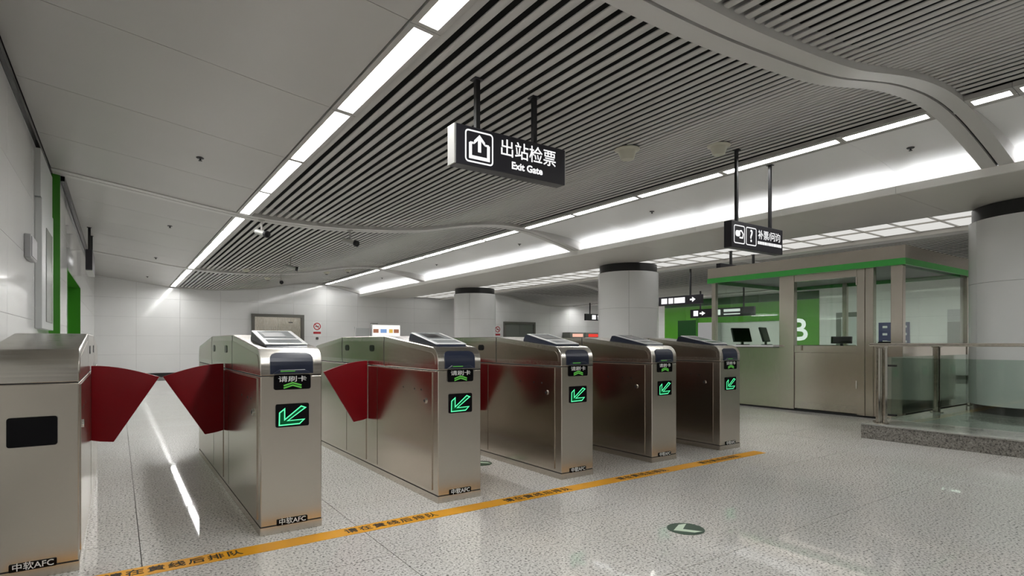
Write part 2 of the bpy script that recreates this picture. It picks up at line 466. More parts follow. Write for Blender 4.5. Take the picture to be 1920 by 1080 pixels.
strip_run(1.462, .118, 'strip light beyond the columns,', 'strip lights beyond the columns', True)
for i in range(len(cuts) - 1):       # lamps standing in the trough behind the fascia
    a, b = cuts[i] + .05, cuts[i + 1] - .05
    if b - a < .3: continue
    r = empty('cove_lamp', (7.835, a, 2.952)); tag(r, 'slim lamp lying hidden in the trough behind the beam fascia', 'light', 'lamps in the cove trough')
    bx('lamp_base', 'frame', r, -.02, .02, 0, b - a, 0, .012)
    bx('lamp_tube', 'covel', r, -.014, .014, .01, b - a - .01, .0125, .03)

# ================================================================== COLUMNS
def column(cx, cy, label):
    r = empty('column', (cx, cy, 0)); tag(r, label, 'column', 'round columns under the beam')
    zb = .1722 if cy < 3 else 0
    R = .70
    MB().lathe([(R - .02, zb + .11), (R - .02, 2.73)], n=48).build('core', 'wallg', r, smooth=True)
    MB().lathe([(R - .05, zb), (R - .05, zb + .11)], n=48).build('base_recess', 'base', r, smooth=True)
    for z0, z1 in ((zb + .11, 1.888), (1.892, 2.725)):
        for q in range(4):
            a0 = math.radians(45 + 90 * q) + .004; a1 = a0 + math.pi / 2 - .008; n = 14
            an = lin(a0, a1, n)
            poly = [(R * math.cos(t), R * math.sin(t)) for t in an] + [((R - .018) * math.cos(t), (R - .018) * math.sin(t)) for t in an[::-1]]
            MB().prism(poly, 'z', z0, z1).build('cladding_panel', 'colm', r, smooth=True)
    MB().lathe([(.665, 2.731), (.665, 2.912)], n=48).build('cap', 'base', r, smooth=True)
for (cx, cy), lb in zip(COLS[1:], ('white clad round column on the granite plinth behind the glass railing', 'white clad round column between the ticket gates and the green wall', 'white clad round column nearest the back wall')):
    column(cx, cy, lb)

# ================================================================== TICKET GATES
GW, GL, GT, GS = .345, 2.96, 1.157, .912
def gate_profile(inset=0.0, n=7):
    """front half of the lid outline as (y,z) from the front bottom to the centre"""
    r = .10; zc0 = .968; sl_ = math.atan2(GT - 1.072, .95 - .088)
    p = [(0, GS)]
    for i in range(n + 1):
        a = math.pi - (math.pi / 2 - sl_) * i / n
        p.append((r + r * math.cos(a), zc0 + r * 1.05 * math.sin(a)))
    p.append((.95, GT))
    return p
GP_ = gate_profile()
def lid_poly():
    f = GP_; b = [(GL - y, z) for y, z in f[::-1]]
    return f + b
def shrink(poly, d):
    out = []; n = len(poly); P = [Vector(p) for p in poly]
    for i in range(n):
        d0 = (P[i] - P[i - 1]).normalized(); d1 = (P[(i + 1) % n] - P[i]).normalized()
        n0 = Vector((d0.y, -d0.x)); n1 = Vector((d1.y, -d1.x)); m = (n0 + n1).normalized()
        out.append(tuple(P[i] + m * d / max(m.dot(n0), .4)))
    return out
def clip_y(poly, a, b):
    for lim, sg in ((a, 1), (b, -1)):
        out = []
        for i in range(len(poly)):
            p, q = poly[i - 1], poly[i]
            ip, iq = sg * (p[0] - lim) >= 0, sg * (q[0] - lim) >= 0
            if ip != iq: t = (lim - p[0]) / (q[0] - p[0]); out.append((lim, p[1] + t * (q[1] - p[1])))
            if iq: out.append(q)
        poly = out
    return poly
def prof_pt(s):
    """point and outward normal on the front lid outline at height s (z), below the slope"""
    for i in range(len(GP_) - 1):
        (y0, z0), (y1, z1) = GP_[i], GP_[i + 1]
        if z0 <= s <= z1:
            t = (s - z0) / max(z1 - z0, 1e-6); return y0 + (y1 - y0) * t
    return .1
ARROW = [(.26, .79), (.26, .32), (.76, .875), (.89, .80), (.35, .27), (.85, .29), (.71, .11), (.10, .09), (.11, .63)]
def make_gate(kind):
    r = empty('ticket_gate')
    g = .004
    bx('plinth', 'front', r, 0, GW, 0, GL, 0, .046)
    bx('core', 'dark', r, .004, GW - .004, .004, GL - .004, .046, GS)
    bx('body', 'front', r, 0.0015, GW - 0.0015, 0, GL, .050, GS - .005, .004)
    MB().prism(lid_poly(), 'x', 0, GW).build('lid', 'lid', r, .004, True)
    # side panels: slightly proud sheets with open joints
    lp_ = shrink(lid_poly(), .040)
    lp_ = [(y, max(z, GS + .006)) for y, z in lp_]
    for sx in (0, 1):
        def sheet(y0, y1, z0, z1, nm):
            return bx(nm, 'side', r, *((-.004, 0.0014) if sx == 0 else (GW - .0014, GW + .004)), y0, y1, z0, z1)
        d1 = sheet(.085, 1.085, .075, GS - .018, 'access_door')
        sheet(1.097, 1.30, .075, GS - .018, 'side_panel'); sheet(1.36, GL - 1.097, .075, GS - .018, 'side_panel')
        sheet(GL - 1.085, GL - .085, .075, GS - .018, 'access_door')
        fx0, fx1 = ((-.002, .001) if sx == 0 else (GW - .001, GW + .002))
        for ya, yb_ in ((0, .945), (.960, GL - .960), (GL - .945, GL)):
            cl = clip_y(lp_, ya, yb_); MB().prism(cl, 'x', fx0, fx1).build('lid_panel', 'side', r)
        for ya in (.9475, GL - .9575): bx('lid_seam', 'dark', r, *((-.0008, .001) if sx == 0 else (GW - .001, GW + .0008)), ya, ya + .010, GS + .006, GT - .006)
        xf = -.005 if sx == 0 else GW + .005; xi = -.0045 if sx == 0 else GW + .0045; xo = -.012 if sx == 0 else GW + .012
        mb = MB(); mb.tube((xi, .185, .69), (xo, .185, .69), .020, 16); lk = mb.build('lock', 'brass', d1, smooth=True)
        mb = MB(); mb.tube((xo, .185, .69), (xo + (-.001 if sx == 0 else .001), .185, .69), .011, 12); mb.build('keyhole', 'dark', d1)
        for yy in (.25, .36, .56):
            MB().tube((xi, yy, .765), (xi + (-.001 if sx == 0 else .001), yy, .765), .007, 10).build('vent_hole', 'dark', d1)
        for yy in (1.22, 1.86):
            pts = rrect(yy - .052, yy + .052, 1.028, 1.082, .026)
            MB().prism(pts, 'x', *((-.005, -.002) if sx == 0 else (GW + .002, GW + .005))).build('sensor_window', 'black', r)
    # front face fittings
    if kind == 'arrow':
        rows = []
        x0, x1, z0, z1, rc = .052, .292, .921, 1.040, .034
        nz = 12
        mb = MB(); P = []
        for i in range(nz + 1):
            z = z0 + (z1 - z0) * i / nz; ins = 0
            if z > z1 - rc: ins = rc - math.sqrt(max(rc * rc - (z - (z1 - rc)) ** 2, 0))
            y = prof_pt(z); nx_ = Vector((-(.1 - y) / .1 if z > .968 else -1, max(z - .968, 0) / .1)).normalized()
            for o in (.005, -.01):
                P.append([(x, y + nx_.x * o, z + nx_.y * o) for x in (x0 + ins, x1 - ins)])
        for i in range(nz):
            a, b, c, d = P[2 * i], P[2 * i + 2], P[2 * i + 1], P[2 * i + 3]
            mb.add([a[0], a[1], b[1], b[0], c[0], c[1], d[1], d[0]], [(0, 1, 2, 3), (0, 3, 7, 4), (1, 5, 6, 2)] + ([(0, 4, 5, 1)] if i == 0 else []) + ([(3, 2, 6, 7)] if i == nz - 1 else []))
        rd = mb.build('card_reader', 'navy', r, smooth=True)
        MB().prism([(x0 + .012, .921), (x1 - .012, .921), (x1 - .05, .945), (x0 + .05, .945)], 'y', -.020, -.004).build('reader_lip', 'navy', rd, .003)
        bx('glow_bar', 'chev', rd, .105, .185, -.0215, -.0195, .934, .939)
        lb = MB().prism(rrect(.072, .278, .829, .914, .012), 'y', -.006, .001).build('reader_label', 'black', r)
        letters('请刷卡', .036, 'paint', lb, (.175, -.0068, .888), '-y', .0002, 1.5)
        for zz in (.838, .852):
            MB().stroke([(.125, zz), (.175, zz + .016), (.225, zz)], .009, lambda p: (p.x, -.0068, p.y)).build('chevron', 'chev', lb)
        ax0, ax1, az0, az1 = .082, .268, .612, .746
        ds = MB().prism(rrect(ax0, ax1, az0, az1, .010), 'y', -.006, .001).build('arrow_display', 'black', r)
        AP = [(ax0 + u * (ax1 - ax0), az0 + v * (az1 - az0)) for u, v in ARROW]
        MB().prism(AP, 'y', -.0066, -.0062).build('arrow_fill', 'leddim', ds)
        MB().stroke(AP, .0065, lambda p: (p.x, -.0070, p.y), True).build('arrow_outline', 'led', ds)
        # slanted passenger display on the lid
        a = math.atan2(GT - 1.072, .95 - .088)
        zz = lambda y: 1.072 + (y - .088) * math.tan(a)
        f0, f1 = .10, .60
        tb = MB().prism([(f0, zz(f0) + .000), (f1, zz(f1) + .000), (f1 - .03, zz(f1) + .048), (f1 - .06, zz(f1) + .050), (f0 + .02, zz(f0) + .012)], 'x', .055, .290).build('display_housing', 'navy', r, .003)
        q0, q1 = (f0 + .03, zz(f0) + .0155), (f1 - .065, zz(f1) + .0505)
        dv = Vector((q1[0] - q0[0], q1[1] - q0[1])); nn = Vector((-dv.y, dv.x)).normalized()
        def slab(s0, s1, h0, h1, xa, xb, nm, m, bev=0):
            A = Vector(q0) + dv * s0; B = Vector(q0) + dv * s1
            return MB().prism([tuple(A + nn * h0), tuple(B + nn * h0), tuple(B + nn * h1), tuple(A + nn * h1)], 'x', xa, xb).build(nm, m, tb, bev)
        slab(-.02, 1.0, 0, .008, .048, .297, 'bezel', 'tabw', .003)
        slab(.38, .95, .008, .0095, .075, .270, 'screen', 'tabs')
        slab(.48, .82, .0095, .0105, .09, .215, 'screen_text', 'blackm')
        slab(.05, .30, .008, .0092, .075, .270, 'lower_plate', 'tabs')
    else:
        MB().prism(rrect(GW - .265, GW - .082, .618, .755, .012), 'y', -.006, .001).build('blank_display', 'black', r)
    np_ = MB().prism(rrect(.088, .260, .046, .082, .005), 'y', -.005, .001).build('name_plate', 'black', r)
    letters('中软AFC', .038, 'paint', np_, (.174, -.0057, .064), '-y', .0003, 1.05)
    return r
def flap_mesh(sg):
    pts = [(0, .440), (.05, .428), (.125, .418), (.392, .858)]
    n = 8
    for i in range(1, n + 1):
        t = i / n; pts.append((.392 * (1 - t), .858 + .087 * math.sin(t * math.pi / 2)))
    mb = MB(); poly = [(sg * x, z) for x, z in pts]
    mb.prism(poly, 'y', -.012, .012)
    me = mb.mesh('flap', .005, True, 2); me.materials.append(M['red']); return me
FLAP = {s: flap_mesh(s) for s in (-1, 1)}
g_arrow = make_gate('arrow'); g_blank = make_gate('blank')
GATES = [(-.498, 3.44, 'b', 'stainless ticket gate with a blank black display, beside the white wall with the green frame'),
         (.662, 3.445, 'a', 'green-arrow ticket gate next to the gate with the blank display'),
         (1.795, 3.46, 'a', 'green-arrow ticket gate, third in the row from the blank-display gate'),
         (2.92, 3.495, 'a', 'green-arrow ticket gate, third in the row from the service kiosk'),
         (4.012, 3.515, 'a', 'green-arrow ticket gate, second in the row from the service kiosk'),
         (5.045, 3.52, 'a', 'green-arrow ticket gate at the end of the row, nearest the service kiosk')]
used = {'a': False, 'b': False}
for i, (x, y, k, lb) in enumerate(GATES):
    src = g_arrow if k == 'a' else g_blank
    o = src if not used[k] else copy_tree(src); used[k] = True
    o.location = (x, y, 0); tag(o, lb, 'ticket gate', 'row of ticket gates')
for i, (x, y, k, lb) in enumerate(GATES):
    o = [q for q in COL.objects if q.name.startswith('ticket_gate') and abs(q.location.x - x) < .01][0]
    for sg in ((1,) if i == 0 else (-1,) if i == 5 else (-1, 1)):
        fl = link('flap', FLAP[sg], None, o, (-.004 if sg < 0 else GW + .004, 1.33, 0)); nb_ = GATES[i + sg]; gap = abs(nb_[0] - x) - GW; fl.scale.x = (gap / 2 - .010) / .396; fl['label'] = 'dark red fan-shaped barrier flap'

# ================================================================== FLOOR MARKS
yl = bx('floor_line', 'yellow', None, -.45, 5.32, 3.185, 3.315, 0.0002, .0014)
tag(yl, 'yellow queue line taped across the floor before the ticket gates', 'floor marking')
for cx in (.24, 1.38, 2.50, 3.60, 4.65):
    letters('请在黄线后排队', .078, 'ink', yl, (cx, 3.248, .0021), 'up', .0010, 1.0, 1.22)
def sticker(x, y, label, rz=0):
    r = empty('floor_sticker', (x, y, .0003), rz); tag(r, label, 'floor sticker', 'round floor stickers')
    MB().lathe([(.108, 0), (.108, .0012)], n=36).build('disc', 'stick', r)
    MB().prism([(0, .085), (-.075, -.005), (-.075, -.06), (0, .02), (.075, -.06), (.075, -.005)], 'z', .0013, .0019).build('arrow', 'stickw', r)
sticker(2.755, 2.155, 'round green arrow sticker on the open floor before the yellow line', math.radians(75))
sticker(2.715, 4.40, 'round green arrow sticker on the floor between two ticket gates', 0)

# ================================================================== HANGING SIGNS
def rods(r, pts, z0, z1s, rad=.014):
    for (x, y), z1 in zip(pts, z1s):
        MB().box(x - rad, x + rad, y - rad, y + rad, z0, z1).build('rod', 'blackm', r)
        bx('rod_plate', 'blackm', r, x - .035, x + .035, y - .035, y + .035, z1 - .008, z1)
def frame_stroke(r, x0, x1, z0, z1, y, wd, name='icon_frame'):
    return MB().stroke(rrect(x0, x1, z0, z1, (x1 - x0) * .1), wd, lambda p: (p.x, y, p.y), True).build(name, 'white', r)
def sign_exit():
    Y = 3.30; x0, x1 = 1.835, 2.800; z0, z1 = 2.300, 2.568
    r = empty('hanging_sign', (x0, Y, z0)); tag(r, 'dark hanging sign with exit gate arrow icon and white lettering', 'sign')
    L = x1 - x0; h = z1 - z0
    bx('sign_box', 'sign', r, .012, L - .006, 0, .10, 0, h, .004)
    bx('end_cap', 'signend', r, 0, .012, .004, .096, .002, h - .002); bx('end_cap', 'signend', r, L - .006, L, .004, .096, .002, h - .002)
    rods(r, [(.205, .05), (.70, .05)], h, [zc(x0 + .205) + .036 - z0, zc(x0 + .70) + .036 - z0], .016)
    ic = frame_stroke(r, .085, .300, .030, .240, -.002, .011)
    mk = lambda p: (p.x, -.002, p.y)
    MB().stroke([(.122, .158), (.122, .062), (.266, .062), (.266, .158)], .024, mk).build('tray_icon', 'white', ic)
    MB().stroke([(.118, .158), (.148, .158)], .014, mk).build('tray_icon', 'white', ic); MB().stroke([(.240, .158), (.270, .158)], .014, mk).build('tray_icon', 'white', ic)
    MB().add([(.194, -.002, .222), (.150, -.002, .176), (.150, -.002, .150), (.181, -.002, .180), (.181, -.002, .102), (.207, -.002, .102), (.207, -.002, .180), (.238, -.002, .150), (.238, -.002, .176)], [tuple(range(9))]).build('arrow_icon', 'white', ic)
    letters('出站检票', .128, 'white', r, (.615, -.0015, .168), '-y', .0009)
    letters('Exit Gate', .070, 'white', r, (.60, -.0015, .062), '-y', .0022, 1.05)
sign_exit()
def bars(r, x0, x1, z, h, seed, y=-.002, name='small_print'):
    rnd = random.Random(seed); mb = MB(); x = x0
    while x < x1:
        wd = rnd.uniform(.018, .045); mb.add([(x, y, z), (x + wd, y, z), (x + wd, y, z + h), (x, y, z + h)], [(0, 1, 2, 3)]); x += wd + .006
    return mb.build(name, 'white', r)
def sign_service():
    Y = 3.83; x0, L, z0, h = 5.70, 1.06, 2.19, .305
    r = empty('hanging_sign', (x0, Y, z0)); tag(r, 'dark hanging sign with ticket and question mark icons', 'sign')
    bx('sign_box', 'sign', r, 0, L, 0, .10, 0, h, .004)
    rods(r, [(.17, .05), (.862, .05)], h, [zc(x0 + .17) + .036 - z0, 3.2815 - z0], .016)
    i1 = frame_stroke(r, .05, .25, .055, .255, -.002, .012); i2 = frame_stroke(r, .285, .485, .055, .255, -.002, .012)
    MB().prism(rrect(.075, .165, .13, .20, .03), 'y', -.003, -.001).build('hand_icon', 'white', i1)
    MB().stroke([(.15, .12), (.21, .12), (.225, .165), (.19, .20), (.15, .195)], .018, lambda p: (p.x, -.003, p.y)).build('ticket_icon', 'white', i1)
    letters('?', .20, 'white', i2, (.385, -.002, .155), '-y', .003)
    letters('补票/问询', .115, 'white', r, (.765, -.002, .19), '-y', .0008, .98)
    bars(r, .52, 1.01, .082, .036, 3)
sign_service()
def sign_plain(x0, y0, L, h, z0, axis, label, seed, ztop, rodp, items):
    r = empty('hanging_sign', (x0, y0, z0), 0 if axis == 'x' else -math.pi / 2); tag(r, label, 'sign')
    bx('sign_box', 'sign', r, 0, L, 0, .10, 0, h, .003)
    rods(r, [(p, .05) for p in rodp], h, [ztop - z0] * len(rodp), .02)
    for it in items:
        if it[0] == 'bar': bars(r, it[1], it[2], it[3], it[4], seed)
        elif it[0] == 'box': MB().add([(it[1], -.002, it[3]), (it[2], -.002, it[3]), (it[2], -.002, it[4]), (it[1], -.002, it[4])], [(0, 1, 2, 3)]).build('print_block', 'white', r)
        elif it[0] == 'arrow':
            s, x = it[2], it[1]; c = h / 2
            MB().add([(x, -.002, c - .025), (x + .08 * s, -.002, c - .025), (x + .08 * s, -.002, c - .08), (x + .20 * s, -.002, c), (x + .08 * s, -.002, c + .08), (x + .08 * s, -.002, c + .025), (x, -.002, c + .025)], [tuple(range(7))]).build('arrow_icon', 'white', r)
    return r
zcm = lambda x: zc(XM - x) + .05
sign_plain(14.0, 12.6, 2.2, .27, 2.26, 'y', 'long dark hanging sign with white blocks and arrow beside the column', 5, zcm(14.0), (.5, 1.78), [('box', .72, .95, .05, .22), ('box', 1.0, 1.18, .05, .22), ('box', 1.22, 1.62, .05, .22), ('arrow', 1.80, 1)])
sign_plain(17.0, 13.1, 2.5, .30, 2.0, 'y', 'dark hanging sign before the green wall, seen partly through the kiosk glass', 6, zcm(17.0), (.4, 2.1), [('box', .14, .34, .06, .25), ('arrow', .40, 1.2), ('box', 1.05, 1.25, .06, .25), ('bar', 1.38, 2.0, .16, .09), ('bar', 1.38, 1.98, .06, .04)])
sign_plain(17.3, 19.0, 1.3, .30, 2.12, 'x', 'small dark hanging sign before the back wall above the ticket machines', 7, zcm(17.8), (.3, 1.0), [('box', .38, .62, .05, .25), ('bar', .72, 1.2, .14, .10), ('bar', .72, 1.2, .06, .04)])
sign_plain(9.90, 6.90, 1.6, .40, 2.30, 'x', 'black hanging sign rising just behind the kiosk roof', 8, 2.985, (.42, 1.22), [('bar', .5, 1.4, .10, .12)])
ls = sign_plain(-.47, 13.75, 1.25, .36, 2.40, 'y', 'dark hanging sign close to the green lined wall passage', 9, zc(-.42) + .001, (.12, 1.10), [('bar', .2, 1.0, .15, .1)])
bx('under_plate', 'signend', ls, .02, 1.2, .0, .10, -.012, -.001)

# ================================================================== CEILING DEVICES
def cctv(x, y, z, label, ang):
    r = empty('security_camera', (x, y, z)); tag(r, label, 'camera', 'ceiling security cameras')
    MB().lathe([(.045, -.012), (.045, 0)], n=14).build('mount_plate', 'frame', r, smooth=True)
    MB().tube((0, 0, -.012), (0, 0, -.16), .014).build('stem', 'frame', r, smooth=True)
    c, s = math.cos(ang), math.sin(ang)
    MB().tube((-.13 * c, -.13 * s, -.155), (.10 * c, .10 * s, -.215), .042, 14).build('housing', 'signend', r, .006, True)
    MB().tube((.10 * c, .10 * s, -.215), (.15 * c, .15 * s, -.228), .050, 14).build('lens_hood', 'blackm', r, .004, True)
    MB().tube((.15 * c, .15 * s, -.228), (.153 * c, .153 * s, -.229), .034, 14).build('lens', 'lens', r)
cctv(1.72, 8.85, zc(1.72) - .012, 'security camera hung from the ceiling rib beside the strip light', math.radians(-70))
cctv(3.03, 8.85, zc(3.03) - .012, 'security camera hung from the middle of the ceiling rib', math.radians(-60))
cctv(3.10, 12.9, zc(3.1) + .035, 'security camera hung from the slats between two ceiling ribs', math.radians(-20))
cctv(3.60, 16.0, zc(3.6) - .012, 'small security camera hung from the far ceiling rib', math.radians(-100))
def detector(x, y, z, label):
    r = empty('smoke_detector', (x, y, z)); tag(r, label, 'detector', 'cup-shaped detectors under the slats')
    MB().lathe([(.118, -.010), (.118, 0)], n=24).build('base_ring', 'blackm', r, smooth=True)
    MB().lathe([(.056, -.115), (.068, -.104), (.092, -.032), (.125, -.020), (.125, -.012)], n=24).build('cup', 'cream', r, smooth=True)
detector(4.18, 3.98, zc(4.18) + .034, 'cream cup-shaped detector under the slats near the exit gate sign')
detector(5.45, 3.82, zc(5.45) + .034, 'cream cup-shaped detector under the slats near the service sign')
for x, y, lb in ((2.62, 15.3, 'small pale detector under the slats before the far rib'), (3.55, 17.4, 'small pale detector under the slats behind the far rib'), (5.2, 17.3, 'small pale detector under the slats near the far cove'), (5.75, 17.0, 'small pale detector next to the strip light over the far cove')):
    r = empty('smoke_detector', (x, y, zc(x) + .035)); tag(r, lb, 'detector')
    MB().lathe([(.05, -.07), (.09, -.03), (.10, 0)], n=16).build('cup', 'cream', r, smooth=True); MB().lathe([(.03, -.085), (.05, -.071)], n=12).build('sensor', 'blackm', r, smooth=True)
def sprinkler(x, y, z, label, group):
    r = empty('sprinkler', (x, y, z)); tag(r, label, 'sprinkler', group)
    MB().lathe([(.034, -.008), (.040, 0)], n=14).build('escutcheon', 'blackm', r, smooth=True)
    MB().lathe([(.018, -.034), (.018, -.030), (.009, -.029), (.009, -.0085)], n=10).build('head', 'blackm', r, smooth=True)
for y in (6.65, 10.8, 15.0, 19.4): sprinkler(.70, y, zc(.70), 'small dark sprinkler in the flat grey ceiling panels', 'sprinklers in the flat panels')
for y in (2.6, 6.28, 10.0, 13.9, 17.8): sprinkler(7.17, y, 3.2525, 'small dark sprinkler in the bright white cove', 'sprinklers in the cove')

# ================================================================== PLATFORM AND GLASS RAILING
pf = bx('platform', 'kerb', None, 7.08, 12.4, YF + .01, 3.07, 0, .155, .004)
tag(pf, 'low granite platform under the column and the glass railing', 'platform')
for j in range(8):
    y1 = 3.065 - 1.3 * j; y0 = max(y1 - 1.297, YF + .01)
    if y0 < y1:
        for x0, x1 in ((7.075, 7.30), (7.303, 8.9), (8.903, 10.7), (10.703, 12.4)):
            bx('platform_slab', 'slab', pf, x0, x1, y0, y1, .1555, .172, .002)
def post(r, x, y, zt, a=0):
    b = MB()
    for s in (-1, 1):
        dx, dy = (.035 * s, 0) if a == 0 else (0, .035 * s)
        b.box(x + dx - .012 if a == 0 else x - .03, x + dx + .012 if a == 0 else x + .03, y + dy - .03 if a == 0 else y + dy - .012, y + dy + .03 if a == 0 else y + dy + .012, .012, zt)
    p = b.build('post', 'rail', r, .003)
    MB().lathe([(.075, 0), (.075, .012)], (x, y), 20).build('foot_plate', 'rail', p, smooth=True)
    bx('post_head', 'rail', p, x - .045, x + .045, y - .045, y + .045, zt, zt + .02)
    return p
rl = empty('glass_railing', (7.20, 2.96, .172)); tag(rl, 'glass railing with steel handrail standing on the granite platform', 'railing')
ZT = .87
for i, yy in enumerate((-.06, -2.0, -3.9, -5.8)): post(rl, 0, yy, ZT, 1)
for xx in (1.80, 3.18): post(rl, xx, 0, ZT, 0)
post(rl, .11, 0.0, ZT, 0)
MB().box(-.055, .055, -9.6, .055, ZT + .02, ZT + .055).build('handrail', 'rail', rl, .008)
MB().box(.055, 4.2, -.055, .055, ZT + .02, ZT + .055).build('handrail', 'rail', rl, .008)
for a, b in ((-.16, -1.9), (-2.1, -3.8), (-4.0, -5.7)):
    bx('glass_pane', 'glassr', rl, -.006, .006, b, a, .06, .76)
    for zz in (.10, .66): bx('glass_clip', 'dark', rl, -.02, .02, a - .05, a + .03, zz, zz + .02)
for a, b in ((.20, 1.70), (1.90, 3.08)):
    bx('glass_pane', 'glassr', rl, a, b, -.006, .006, .06, .76)

# ================================================================== SERVICE KIOSK
kx, ky, KD, KL = 9.0, 3.36, 2.62, 3.10
k = empty('service_kiosk', (kx, ky, 0)); tag(k, 'steel and glass service kiosk with green band under its roof', 'kiosk')
bx('plinth', 'dark', k, .02, KD - .02, .02, KL - .02, 0, .03)
cn = MB(); cn.box(-.05, KD + .05, -.05, -.03, 2.285, 2.465); cn.box(-.05, KD + .05, KL + .03, KL + .05, 2.285, 2.465); cn.box(-.05, -.03, -.03, KL + .03, 2.285, 2.465); cn.box(KD + .03, KD + .05, -.03, KL + .03, 2.285, 2.465)
cn.build('cornice', 'kiosk', k)
bx('roof', 'frame', k, -.03, KD + .03, -.03, KL + .03, 2.42, 2.44)
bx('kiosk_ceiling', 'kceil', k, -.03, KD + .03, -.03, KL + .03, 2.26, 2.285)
gb = MB(); gb.box(-.055, KD + .055, -.055, -.02, 2.195, 2.283); gb.box(-.055, KD + .055, KL + .02, KL + .055, 2.195, 2.283); gb.box(-.055, -.02, -.02, KL + .02, 2.195, 2.283); gb.box(KD + .02, KD + .055, -.02, KL + .02, 2.195, 2.283)
gb.build('green_band', 'greenk', k)['label'] = 'bright green band under the cornice'
def kpost(x0, x1, y0, y1, z1=2.26): return bx('post', 'kiosk', k, x0, x1, y0, y1, .03, z1, .004)
kpost(0, .10, 0, .15); kpost(0, .10, .375, .485); kpost(0, .10, .490, .600); kpost(0, .10, 1.55, 1.80); kpost(0, .08, 3.02, 3.10)
kpost(KD - .10, KD, 0, .10); kpost(KD - .10, KD, 3.0, 3.10); kpost(KD - .08, KD, 1.9, 1.98)
# lower panels
bx('lower_panel', 'kiosk', k, .012, .05, 1.802, 3.018, .03, 1.02); bx('lower_panel', 'kiosk', k, .012, .05, .152, .373, .03, 1.06)
bx('lower_panel', 'kiosk', k, .102, KD - .102, .012, .05, .10, 1.06); bx('lower_panel', 'kiosk', k, .082, KD - .102, 3.05, 3.088, .03, 1.06)
bx('lower_panel', 'kiosk', k, KD - .05, KD - .012, .102, 1.898, .03, 1.06); bx('lower_panel', 'kiosk', k, KD - .05, KD - .012, 1.982, 2.998, .03, 1.06)
bx('counter_top', 'tabw', k, -.16, .40, 1.81, 3.01, 1.035, 1.065, .004)
# door
dr = bx('door', 'kiosk', k, .020, .055, .604, 1.546, .045, .945)
bx('door_rail', 'kiosk', dr, .008, .065, .604, 1.546, .95, 1.055); bx('door_rail', 'kiosk', dr, .008, .065, .604, 1.546, 2.09, 2.194)
bx('kick_plate', 'rail', dr, .016, .0195, .604, 1.546, .05, .16)
bx('door_glass', 'glass', dr, .030, .038, .606, 1.544, 1.057, 2.088)
for zz in (.42, 1.96): MB().tube((.0, .602, zz), (.0, .602, zz + .12), .012, 8).build('hinge', 'rail', dr, smooth=True)
MB().box(-.03, -.01, 1.42, 1.44, .98, 1.06).build('handle', 'rail', dr, .003)
# panes
bx('window_pane', 'glass', k, .030, .038, 1.802, 3.018, 1.067, 2.258); bx('window_pane', 'glass', k, .030, .038, .152, .373, 1.062, 2.258)
bx('window_pane', 'glass', k, .102, KD - .102, .030, .038, 1.062, 2.258); bx('window_pane', 'glass', k, .082, KD - .102, 3.060, 3.068, 1.062, 2.258)
bx('window_pane', 'glass', k, KD - .038, KD - .030, .102, 1.898, 1.062, 2.258); bx('window_pane', 'glass', k, KD - .038, KD - .030, 1.982, 2.998, 1.062, 2.258)
# things inside
dk = empty('desk', (kx + .75, ky + .35, 0)); tag(dk, 'dark desk standing inside the kiosk behind its door', 'desk')
bx('desk_top', 'machine', dk, 0, 1.2, 0, 2.0, 1.00, 1.035)
for px_, py_ in ((.02, .02), (1.12, .02), (.02, 1.92), (1.12, 1.92)): bx('leg', 'machine', dk, px_, px_ + .06, py_, py_ + .06, .0305, 1.0)
def monitor(x, y, z, rz, tilt, label, wd=.38, hh=.26):
    r = empty('monitor', (x, y, z), rz); tag(r, label, 'monitor')
    MB().prism(rrect(-.10, .10, -.07, .07, .02), 'z', 0, .012).build('foot', 'blackm', r)
    bx('stand', 'blackm', r, -.02, .02, .0, .03, .012, .10)
    s = bx('screen_case', 'blackm', r, -wd / 2, wd / 2, -.018, .018, 0, hh, .006); s.location = (0, 0, .055); s.rotation_euler = (tilt, 0, 0)
    bx('screen', 'black', s, -wd / 2 + .015, wd / 2 - .015, -.0195, -.018, .015, hh - .015)
monitor(kx + .24, ky + 2.62, 1.0655, math.radians(-20), math.radians(-18), 'tilted black monitor on the kiosk counter by its outer post')
monitor(kx + .25, ky + 2.17, 1.0655, math.radians(16), math.radians(-16), 'tilted black monitor on the kiosk counter beside its door post', .38, .26)
monitor(kx + 1.15, ky + 1.35, 1.0355, math.radians(-90), math.radians(-5), 'low dark monitor on the desk inside the kiosk', .34, .12)
pb = bx('paper_stack', 'paint', None, kx + .85, kx + 1.05, ky + .75, ky + .98, 1.0353, 1.075, .002); tag(pb, 'white stack of paper on the kiosk desk', 'paper')
pt = empty('ticket_printer', (kx + .88, ky + .42, 1.0353)); tag(pt, 'black ticket printer on the kiosk desk', 'printer')
bx('case', 'blackm', pt, 0, .24, 0, .26, 0, .085, .012); bx('paper_slot', 'paint', pt, .04, .2, .05, .2, .0855, .095)

